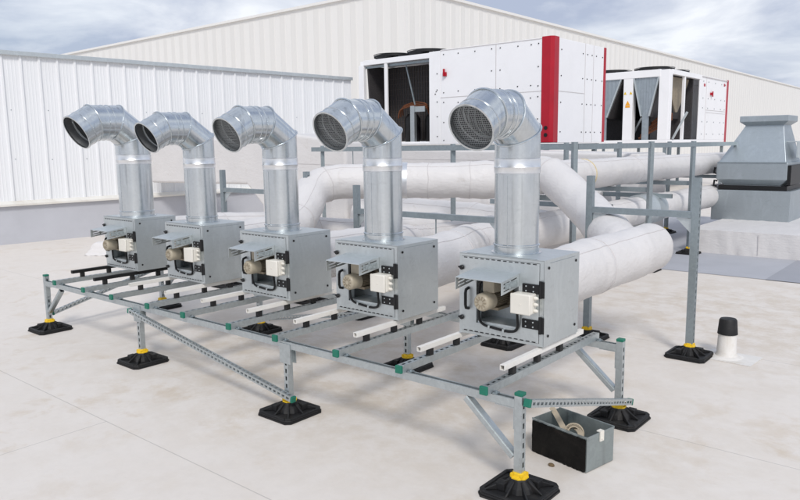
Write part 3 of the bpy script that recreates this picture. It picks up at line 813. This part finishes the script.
    for k, dz in enumerate((0, .07, .15)):
        b.tube(fillet_path([V((1.15, .30 + .1 * k, z0 + .72 + dz * .6)), V((1.2 + .05 * k, .30, z0 + .95 + dz * .6)), V((1.7, .28 + .05 * k, z0 + 1.05 + dz * .6)), V((2.15, .30, z0 + .98 + dz * .6)), V((2.1, .5, z0 + .75))], .12, 5), .02, 8)
    b.build('copper_pipe', M['copper'], t)
    for x in (.75, 1.95): fan_guard(t, x, .62, H + .02, .56)
    for x in (.75, 1.95): fan_guard(t, x, 2.05, H + .02, .56)
    return t
chiller_a()
legs('dark steel stand under the red-cornered chiller', -6.87, -1.09, 11.83, 14.6, 1.73, (.1, 2.0, 3.9, 5.68))

def chiller_b():
    X1, Y0, z0, z1 = -1.58, 20.9, 1.70, 4.08
    Lx, Dy = 5.2, 6.6
    t = thing('chiller', 'farther white chiller with two V-shaped blue-grey coils and warning sticker on its post', 'chiller', (X1 - Lx, Y0, 0))
    H = z1; b = MB()
    b.box(0, Lx, 0, Dy, z0, z0 + .10)
    b.box(Lx - .34, Lx, 0, .30, z0 + .10, H)                       # corner post
    b.box(Lx - 1.55, Lx - 1.22, 0, .30, z0 + .10, H); b.box(Lx - 3.3, Lx - 2.97, 0, .3, z0 + .1, H)
    b.box(0, .2, 0, .3, z0 + .1, H)
    b.box(0, Lx - .30, -.01, .12, H - .22, H + .02)
    b.box(0, Lx - .02, .12, Dy - .02, H - .08, H)
    b.box(Lx - .12, Lx + .01, .30, 3.3, H - .14, H + .02)
    b.box(Lx - .04, Lx, 3.10, Dy, z0 + .10, H + .02); b.box(.0, Lx - .04, Dy - .04, Dy, z0 + .1, H - .08)
    b.box(Lx - .10, Lx, 1.50, 1.60, z0 + .10, H - .14)
    cs = b.build('casing', M['chassis'], t, .01)
    def vee(xc, w, yy=.05):    # V coil end panel, narrow foot
        b = MB(); zt = H - .22; zv = z0 + .95
        b.prism([(xc - w, zt), (xc - .11, zv), (xc - .11, z0 + .1), (xc + .11, z0 + .1), (xc + .11, zv), (xc + w, zt)], (0, yy, 0), (1, 0, 0), (0, 0, 1), (0, .04, 0))
        for k in range(-4, 5):
            x = xc + k * w / 4.6; zl = zv + (zt - zv) * max(0, (abs(k) * w / 4.6 - .11)) / (w - .11)
            b.box(x - .006, x + .006, yy - .008, yy, zl, zt)
        v = b.build('coil_panel', M['blue_steel'], t)
        b = MB()
        for s in (-1, 1): b.prism([(xc + s * (w - .02), zt), (xc + s * (w + .05), zt), (xc + s * .16, zv - .1), (xc + s * .10, zv - .02)], (0, yy + .045, 0), (1, 0, 0), (0, 0, 1), (0, Dy * .42, 0))
        b.build('coil', M['coil'], v)
        b = MB()
        for s in (-1, 1): b.bar((xc + s * (w - .01), yy - .02, zt), (xc + s * .13, yy - .02, zv - .06), .05, .07, (0, 1, 0))
        b.build('coil_frame', M['sheet_light'], v)
    vee(Lx - .78, .43); vee(Lx - 2.26, .62); vee(Lx - 4.0, .62)
    b = MB(); b.box(.2, Lx - .2, 2.9, 3.0, z0 + .1, H - .1); b.box(Lx - .9, Lx - .8, .6, 2.9, z0 + .1, H - 1.0); b.build('bulkhead', M['coil'], t)
    b = MB()                   # sloping coil seen through the open side bay
    b.prism([(.50, H - .15), (2.85, H - .15), (1.75, z0 + 1.05), (1.55, z0 + 1.05)], (Lx - .35, 0, 0), (0, 1, 0), (0, 0, 1), (.05, 0, 0)); b.build('side_coil', M['motor_dark'], t)
    b = MB(); b.bar((Lx - .12, 2.3, z0 + .1), (Lx - .12, 2.3, z0 + 1.3), .10, .10); b.build('control_post', M['sheet_light'], t)
    b = MB()
    for k in range(4): b.tube([(Lx - 1.1, .35 + .15 * k, z0 + .15 + .1 * k), (Lx - .42, .5, z0 + .55 + .12 * k), (Lx - .3, 1.2, z0 + .8 + .06 * k)], .04, 8)
    b.build('copper_pipe', M['copper'], t)
    for k in range(3):
        b = MB(); b.bar((Lx - 2.9 + k * 1.45, .5, z0 + .12), (Lx - 2.45 + k * 1.45, .5, z0 + 1.0), .06, .06); b.build('brace', M['sheet_light'], t)
    b = MB(); b.box(Lx - .05, Lx + .014, Dy - .20, Dy + .01, z0, H + .03); b.build('corner_post', M['red'], t)
    b = MB()
    b.box(Lx + .001, Lx + .006, 3.9, Dy - .3, 2.87, 2.89); b.box(Lx + .001, Lx + .006, 3.9, Dy - .3, 2.78, 2.795); b.box(Lx + .001, Lx + .006, 3.85, 3.87, z0 + .1, H); b.box(Lx + .001, Lx + .03, 3.3, Dy - .2, H - .03, H - .005)
    b.build('panel_joint', M['seam'], cs)
    screws(cs, [(Lx + .001, y, z) for y in (3.5, 4.1, 4.9, 5.7, 6.2) for z in (2.0, 2.45, 2.95, 3.3, 3.9)], (1, 0, 0), M['plate_print'], .022)
    b = MB(); b.box(Lx + .001, Lx + .05, 4.32, 4.58, 3.44, 3.53); b.box(Lx + .05, Lx + .08, 4.40, 4.48, 3.38, 3.58); b.build('switch', M['red'], t, .006)
    b = MB()
    for y, z in ((3.55, 3.72), (6.0, 3.85)): b.box(Lx + .001, Lx + .01, y, y + .16, z, z + .1)
    b.build('red_label', M['red'], cs)
    # warning sticker: yellow triangle with small label
    b = MB(); x = Lx - 1.385; b.prism([(x - .08, 2.98), (x + .08, 2.98), (x, 3.13)], (0, -.008, 0), (1, 0, 0), (0, 0, 1), (0, .006, 0)); b.build('warning_sticker', M['orange'], cs)
    b = MB(); x = Lx - 1.385; b.box(x - .08, x + .08, -.008, -.002, 2.90, 2.965); b.build('warning_label', M['orange'], cs)
    b = MB(); b.prism([(x - .15, 3.34), (x - .05, 3.34), (x - .10, 3.43)], (0, -.008, 0), (1, 0, 0), (0, 0, 1), (0, .006, 0)); b.prism([(x + .05, 3.34), (x + .15, 3.34), (x + .10, 3.43)], (0, -.008, 0), (1, 0, 0), (0, 0, 1), (0, .006, 0)); b.build('warning_sticker', M['yellow'], cs)
    for x in (Lx - 2.35, Lx - .85):
        for y in (.9, 2.4): fan_guard(t, x, y, H + .06, .66)
    fan_guard(t, Lx - 3.9, .9, H + .06, .66)
chiller_b()
legs('dark steel stand under the farther V-coil chiller', -6.78, -1.58, 20.9, 27.5, 1.70, (.1, 1.7, 3.4, 5.1))

# ---------------------------------------------------------------- roof exhaust hood
def hood():
    t = thing('roof_exhaust_hood', 'grey pyramid-shaped roof exhaust hood on a white wrapped curb at the right', 'roof hood', (2.95, 8.45, 0))
    ox, oy = 2.95, 8.45
    b = MB()
    # wrapped curb as a grid with soft wrinkles
    X0, X1_, Y0, Y1 = .25, 3.4, 0, 4.2; H = .36
    def pt(s, z):   # front skirt
        return V((X0 + (X1_ - X0) * s, Y0 - .016 * noise.noise(V((s * 17 + z * 1.5, z * 2.0, 1))) - .007 * noise.noise(V((s * 60, z * 6, 3))) - .05 * (1 - z / H) * abs(noise.noise(V((s * 9, 0, 5)))), z))
    n, m_ = 90, 8
    vs = [pt(i / n, H * j / m_) for j in range(m_ + 1) for i in range(n + 1)]
    fs = [(j * (n + 1) + i, j * (n + 1) + i + 1, (j + 1) * (n + 1) + i + 1, (j + 1) * (n + 1) + i) for j in range(m_) for i in range(n)]
    b.add(vs, fs, True)
    top = [V((X0 + (X1_ - X0) * i / n, pt(i / n, H).y + (Y1 - pt(i / n, H).y) * j / 30, H + (.008 * noise.noise(V((i * .3, j * .6, 2))) if 0 < j < 30 else 0))) for j in range(31) for i in range(n + 1)]
    b.add(top, [(j * (n + 1) + i, j * (n + 1) + i + 1, (j + 1) * (n + 1) + i + 1, (j + 1) * (n + 1) + i) for j in range(30) for i in range(n)], True)
    b.add([(X0, Y1, 0), pt(0, 0), pt(0, H), (X0, Y1, H)], [(0, 1, 2, 3)]); b.add([pt(1, 0), (X1_, Y1, 0), (X1_, Y1, H), pt(1, H)], [(0, 1, 2, 3)]); b.add([(X1_, Y1, 0), (X0, Y1, 0), (X0, Y1, H), (X1_, Y1, H)], [(0, 1, 2, 3)])
    c = b.build('wrapped_curb', M['wrap'], t, sharp=50)
    b = MB(); b.bar((X0 + 1.02, -.022, .03), (X0 + 1.02, -.022, .34), .006, .006, (0, 1, 0)); b.build('seam', M['seam'], c)
    b = MB(); b.bar((X0 + 2.1, -.022, .03), (X0 + 2.1, -.022, .34), .006, .006, (0, 1, 0)); b.build('seam', M['seam'], c)
    yb = 10.25 - oy; x0 = 3.0 - ox; x1 = 4.25 - ox; d = 1.25
    b = MB(); b.box(x0, x1, yb, yb + d, H - .02, .87); b.build('base', M['hood'], t, .006)
    b = MB(); b.box(x0 + .08, x1 - .08, yb + .08, yb + d - .08, .87, .95); b.build('gap_frame', M['black'], t)
    bx0, bx1, by0, by1 = x0 + .06, x1 - .08, yb + .0, yb + d - .06
    b = MB()
    def rect(i, z): return [V((bx0 + i, by0 + i, z)), V((bx1 - i, by0 + i, z)), V((bx1 - i, by1 - i, z)), V((bx0 + i, by1 - i, z))]
    b.rings([rect(.10, .93), rect(.10, .96), rect(0, 1.06), rect(0, 1.34), rect(.02, 1.36)], smooth=False); b.build('fan_band', M['hood'], t, .006)
    b = MB()
    tx0, tx1, ty0, ty1 = 3.42 - ox, 4.01 - ox, by0 + .32, by0 + .86
    b.rings([[V((bx0 + .03, by0 + .03, 1.36)), V((bx1 - .03, by0 + .03, 1.36)), V((bx1 - .03, by1 - .03, 1.36)), V((bx0 + .03, by1 - .03, 1.36))],
             [V((tx0, ty0, 1.985)), V((tx1, ty0, 1.985)), V((tx1, ty1, 1.985)), V((tx0, ty1, 1.985))]], smooth=False); b.build('cone', M['hood'], t, .006)
    b = MB(); b.rings([[V((tx0 - q, ty0 - q, z)), V((tx1 + q, ty0 - q, z)), V((tx1 + q, ty1 + q, z)), V((tx0 - q, ty1 + q, z))] for q, z in ((.005, 1.975), (.075, 2.03), (.085, 2.04), (.085, 2.13), (.075, 2.135))], smooth=False); b.build('cap', M['hood'], t, .004)
    b = MB(); b.bar((bx0 + .012, by0 - .008, 1.345), (bx1 - .012, by0 - .008, 1.345), .012, .014); b.bar((bx0 + .1, by0 + .09, .975), (bx1 - .1, by0 + .09, .975), .01, .01); b.build('edge_trim', M['strut_dark'], t)
    # side box with louvres on the right slope and black side openings
    b = MB(); b.prism([(by0 + .35, 1.42), (by0 + .95, 1.42), (by0 + .95, 1.70), (by0 + .35, 1.70)], (bx1 + .05, 0, 0), (0, 1, 0), (0, 0, 1), (.035, 0, -.0)); b.bar((bx1 - .16, by0 + .36, 1.69), (bx1 + .06, by0 + .36, 1.69), .03, .02); b.bar((bx1 - .16, by0 + .94, 1.69), (bx1 + .06, by0 + .94, 1.69), .03, .02); b.build('side_flap', M['sheet_light'], t, .005)
    b = MB(); b.box(bx1 + .002, bx1 + .05, by0 + .06, by1 - .06, .97, 1.30); b.build('side_opening', M['black'], t)
    for z in (1.24, 1.02):
        b = MB(); b.tube([(bx0 - .005, by0 + .10, z), (bx0 - .05, by0 + .08, z + .01), (bx0 - .055, by0 + .06, z - .08), (bx0 - .005, by0 + .06, z - .09)], .018, 8); b.build('lifting_hook', M['black'], t)
hood()

# ---------------------------------------------------------------- small things on the roof
def vent():
    t = thing('vent_pipe', 'short white roof vent pipe with black rubber cap, right of the tall pole', 'vent', (5.28, 2.98, 0))
    b = MB(); b.lathe([(.128, .004), (.120, .010), (.085, .016), (.074, .04), (.068, .19), (.060, .195)], n=36); b.build('pipe', M['vent_white'], t)
    b = MB(); b.prism([(-.16, -.15), (.22, -.17), (.24, .13), (-.15, .15)], (0, 0, .001), (1, 0, 0), (0, 1, 0), (0, 0, .0035)); b.build('flashing', M['vent_white'], t)
    b = MB(); b.lathe([(.064, .185), (.076, .19), (.074, .205), (.066, .300), (.058, .312), (.02, .315)], n=36); b.build('cap', M['rubber'], t)
vent()

def toolbox():
    o = V((4.945, .465, 0)); e = V((5.295, .395, 0)) - o; L = e.length
    rz = math.atan2(e.y, e.x)
    t = thing('tool_box', 'open galvanised metal box with black tarred front lying beside the nearest corner post', 'box', o, rz)
    L = .365; D = .235; H = .195; q = .004
    b = MB(); b.box(0, L, 0, q, .004, H); b.box(0, L, D - q, D, .004, H); b.box(0, q, q, D - q, .004, H); b.box(L - q, L, q, D - q, .004, H); b.box(q, L - q, q, D - q, .004, .010)
    for y in (0.0, D - .012): b.box(-.001, L + .001, y - (.003 if y == 0 else -.009), y + (.0 if y == 0 else .015), H - .010, H + .003)
    b.build('body', M['tin'], t)
    b = MB(); n = 30
    vs = []
    for j in range(9):
        for i in range(n + 1):
            vs.append((.004 + (L - .008) * i / n, -.007 - .005 * abs(noise.noise(V((i * .6, j * .9, 3)))), .006 + (H - .016) * j / 8 + (random.uniform(-.005, .004) if j in (0, 8) else 0)))
    b.add(vs, [(j * (n + 1) + i, j * (n + 1) + i + 1, (j + 1) * (n + 1) + i + 1, (j + 1) * (n + 1) + i) for j in range(8) for i in range(n)])
    b.box(.005, L - .005, -.006, -.001, .01, H - .015)
    b.build('front_board', M['toolside'], t)
    b = MB(); b.frame_box((L + .004, D * .52, H - .022), (.003, 0, 0), (0, .016, 0), (0, 0, .026)); b.frame_box((L - .006, D * .52, H + .005), (.012, 0, 0), (0, .016, 0), (0, 0, .003)); b.lathe([(.006, 0), (.006, .005)], (L + .007, D * .52, H - .034), (1, 0, 0), 8); b.build('clip', M['cream'], t)
    # canvas strap inside, hanging over the front edge
    s = thing('canvas_strap', 'beige canvas strap coiled inside the open metal box', 'strap', o + V((.15, .10, .02)), rz)
    b = MB()
    def ribbon(pts, wv, th=.003):
        pts = fillet_path([V(p) for p in pts], .03, 5)
        for a, c in zip(pts, pts[1:]):
            if (c - a).length > 1e-5: b.bar(a, c + (c - a).normalized() * .001, wv, th, up=(0, -.5, 1))
    ribbon([(-.148, .062, .182), (-.10, .035, .170), (.02, -.035, .128), (.06, -.055, .10)], .030)
    for k in range(3):
        b.lathe([(.030 + .006 * k, -.015), (.042 + .006 * k, -.015), (.042 + .006 * k, .015), (.030 + .006 * k, .015)], (.075, -.02, .120), (.45, -.75, .5), 24, False, False)
    ribbon([(.06, .01, .14), (.12, -.03, .148), (.165, -.075, .135)], .028)
    ribbon([(.085, .04, .10), (.03, .06, .05), (-.07, .05, .012)], .026)
    b.build('webbing', M['strap'], s)
toolbox()
b = MB(); b.lathe([(.001, 0), (.014, .002), (.016, .008), (.010, .015), (.001, .017)], n=8)
p = tag(b.build('pebble', M['stone']), 'small brown pebble on the roof in front of the metal box', 'pebble'); p.location = (5.12, .36, 0); p.scale = (1.2, .8, 1)

def bundle():
    t = thing('folded_sheet', 'small white folded sheet lying on the roof near the parapet', 'sheet', (-4.3, 2.75, 0), R(30))
    b = MB(); n = 16
    for lay in range(3):
        vs = []
        for j in range(n + 1):
            for i in range(n + 1):
                x = (i / n - .5) * (.50 - .05 * lay); y = (j / n - .5) * (.30 - .04 * lay)
                e = max(abs(i / n - .5), abs(j / n - .5)) * 2
                vs.append((x, y, .003 + (.07 * (lay + 1)) * (1 - e ** 4) + .012 * noise.noise(V((i * .5, j * .5, lay * 3.0)))))
        b.add(vs, [(j * (n + 1) + i, j * (n + 1) + i + 1, (j + 1) * (n + 1) + i + 1, (j + 1) * (n + 1) + i) for j in range(n) for i in range(n)], True)
    b.build('fold', M['wrap'], t)
bundle()

# ---------------------------------------------------------------- camera
cam = bpy.data.cameras.new('camera'); co = bpy.data.objects.new('camera', cam); COL.objects.link(co); S.camera = co
f_, yaw, pitch, roll = 704.1784, .69938, .14652, -.01276
yaw, pitch, roll = 0.6994, 0.1465, -0.0128
cy, sy, cp, sp = math.cos(yaw), math.sin(yaw), math.cos(pitch), math.sin(pitch)
fw = V((-sy * cp, cy * cp, -sp)); rt = V((cy, sy, 0)); up = rt.cross(fw)
cr, sr = math.cos(roll), math.sin(roll)
r2 = rt * cr + up * sr; u2 = -rt * sr + up * cr
co.matrix_world = Matrix(((r2.x, u2.x, -fw.x, 6.7976), (r2.y, u2.y, -fw.y, -2.8654), (r2.z, u2.z, -fw.z, 1.7), (0, 0, 0, 1)))
cam.sensor_width = 36; cam.lens = 36 * f_ / 800; cam.clip_start = .05; cam.clip_end = 600

# ---------------------------------------------------------------- light: bright broken overcast
SUN_EL, SUN_AZ = R(42), R(136)       # azimuth clockwise from +Y (north): sun behind the camera's left
w = bpy.data.worlds.new('World'); S.world = w; w.use_nodes = True
nt = w.node_tree; bg = nt.nodes['Background']; bg.inputs['Strength'].default_value = .1
sky = N(nt, 'ShaderNodeTexSky', sky_type='NISHITA'); sky.sun_disc = False; sky.sun_elevation = SUN_EL; sky.sun_rotation = SUN_AZ; sky.altitude = 100; sky.air_density = 1.2; sky.dust_density = 2
tc = N(nt, 'ShaderNodeTexCoord'); sp_ = N(nt, 'ShaderNodeSeparateXYZ'); nt.links.new(tc.outputs['Generated'], sp_.inputs[0])
# project the direction on a cloud deck: (x, y) / (z + .25)
ad = N(nt, 'ShaderNodeMath', operation='ADD'); ad.inputs[1].default_value = .22; nt.links.new(sp_.outputs[2], ad.inputs[0])
mxm = N(nt, 'ShaderNodeMath', operation='MAXIMUM'); mxm.inputs[1].default_value = .05; nt.links.new(ad.outputs[0], mxm.inputs[0])
dx = N(nt, 'ShaderNodeMath', operation='DIVIDE'); dy = N(nt, 'ShaderNodeMath', operation='DIVIDE')
nt.links.new(sp_.outputs[0], dx.inputs[0]); nt.links.new(mxm.outputs[0], dx.inputs[1]); nt.links.new(sp_.outputs[1], dy.inputs[0]); nt.links.new(mxm.outputs[0], dy.inputs[1])
cmb = N(nt, 'ShaderNodeCombineXYZ'); nt.links.new(dx.outputs[0], cmb.inputs[0]); nt.links.new(dy.outputs[0], cmb.inputs[1])
def cn(scale, off, detail=8, rough=.55, dist=.5):
    mp = N(nt, 'ShaderNodeMapping'); mp.inputs['Location'].default_value = off; nt.links.new(cmb.outputs[0], mp.inputs[0])
    return noise_n(nt, mp.outputs[0], scale, detail, rough, dist)
c1 = cn(1.5, (3.1, .4, 0)); c2 = cn(.55, (1.2, 5.0, 2), 6, .5, .3)
cl = mixrgb(nt, ramp(nt, c1, [(.42, 0.0), (.66, 1.0)]), (3.7, 4.2, 5.4), (7.6, 7.85, 8.3))
cover = ramp(nt, c2, [(.30, .72), (.55, .97)])
fin = mixrgb(nt, cover, sky.outputs[0], cl)
nt.links.new(fin, bg.inputs['Color'])
su = bpy.data.lights.new('sun', 'SUN'); su.energy = 1.55; su.angle = R(12); su.color = (1, .965, .92)
so = bpy.data.objects.new('sun', su); COL.objects.link(so)
sd = V((math.sin(SUN_AZ) * math.cos(SUN_EL), math.cos(SUN_AZ) * math.cos(SUN_EL), math.sin(SUN_EL)))
so.rotation_euler = sd.to_track_quat('Z', 'Y').to_euler()

vs_ = S.view_settings; vs_.view_transform = 'Standard'; vs_.look = 'None'; vs_.exposure = 0.34; vs_.gamma = 1; vs_.use_curve_mapping = False
S.cycles.max_bounces = 8
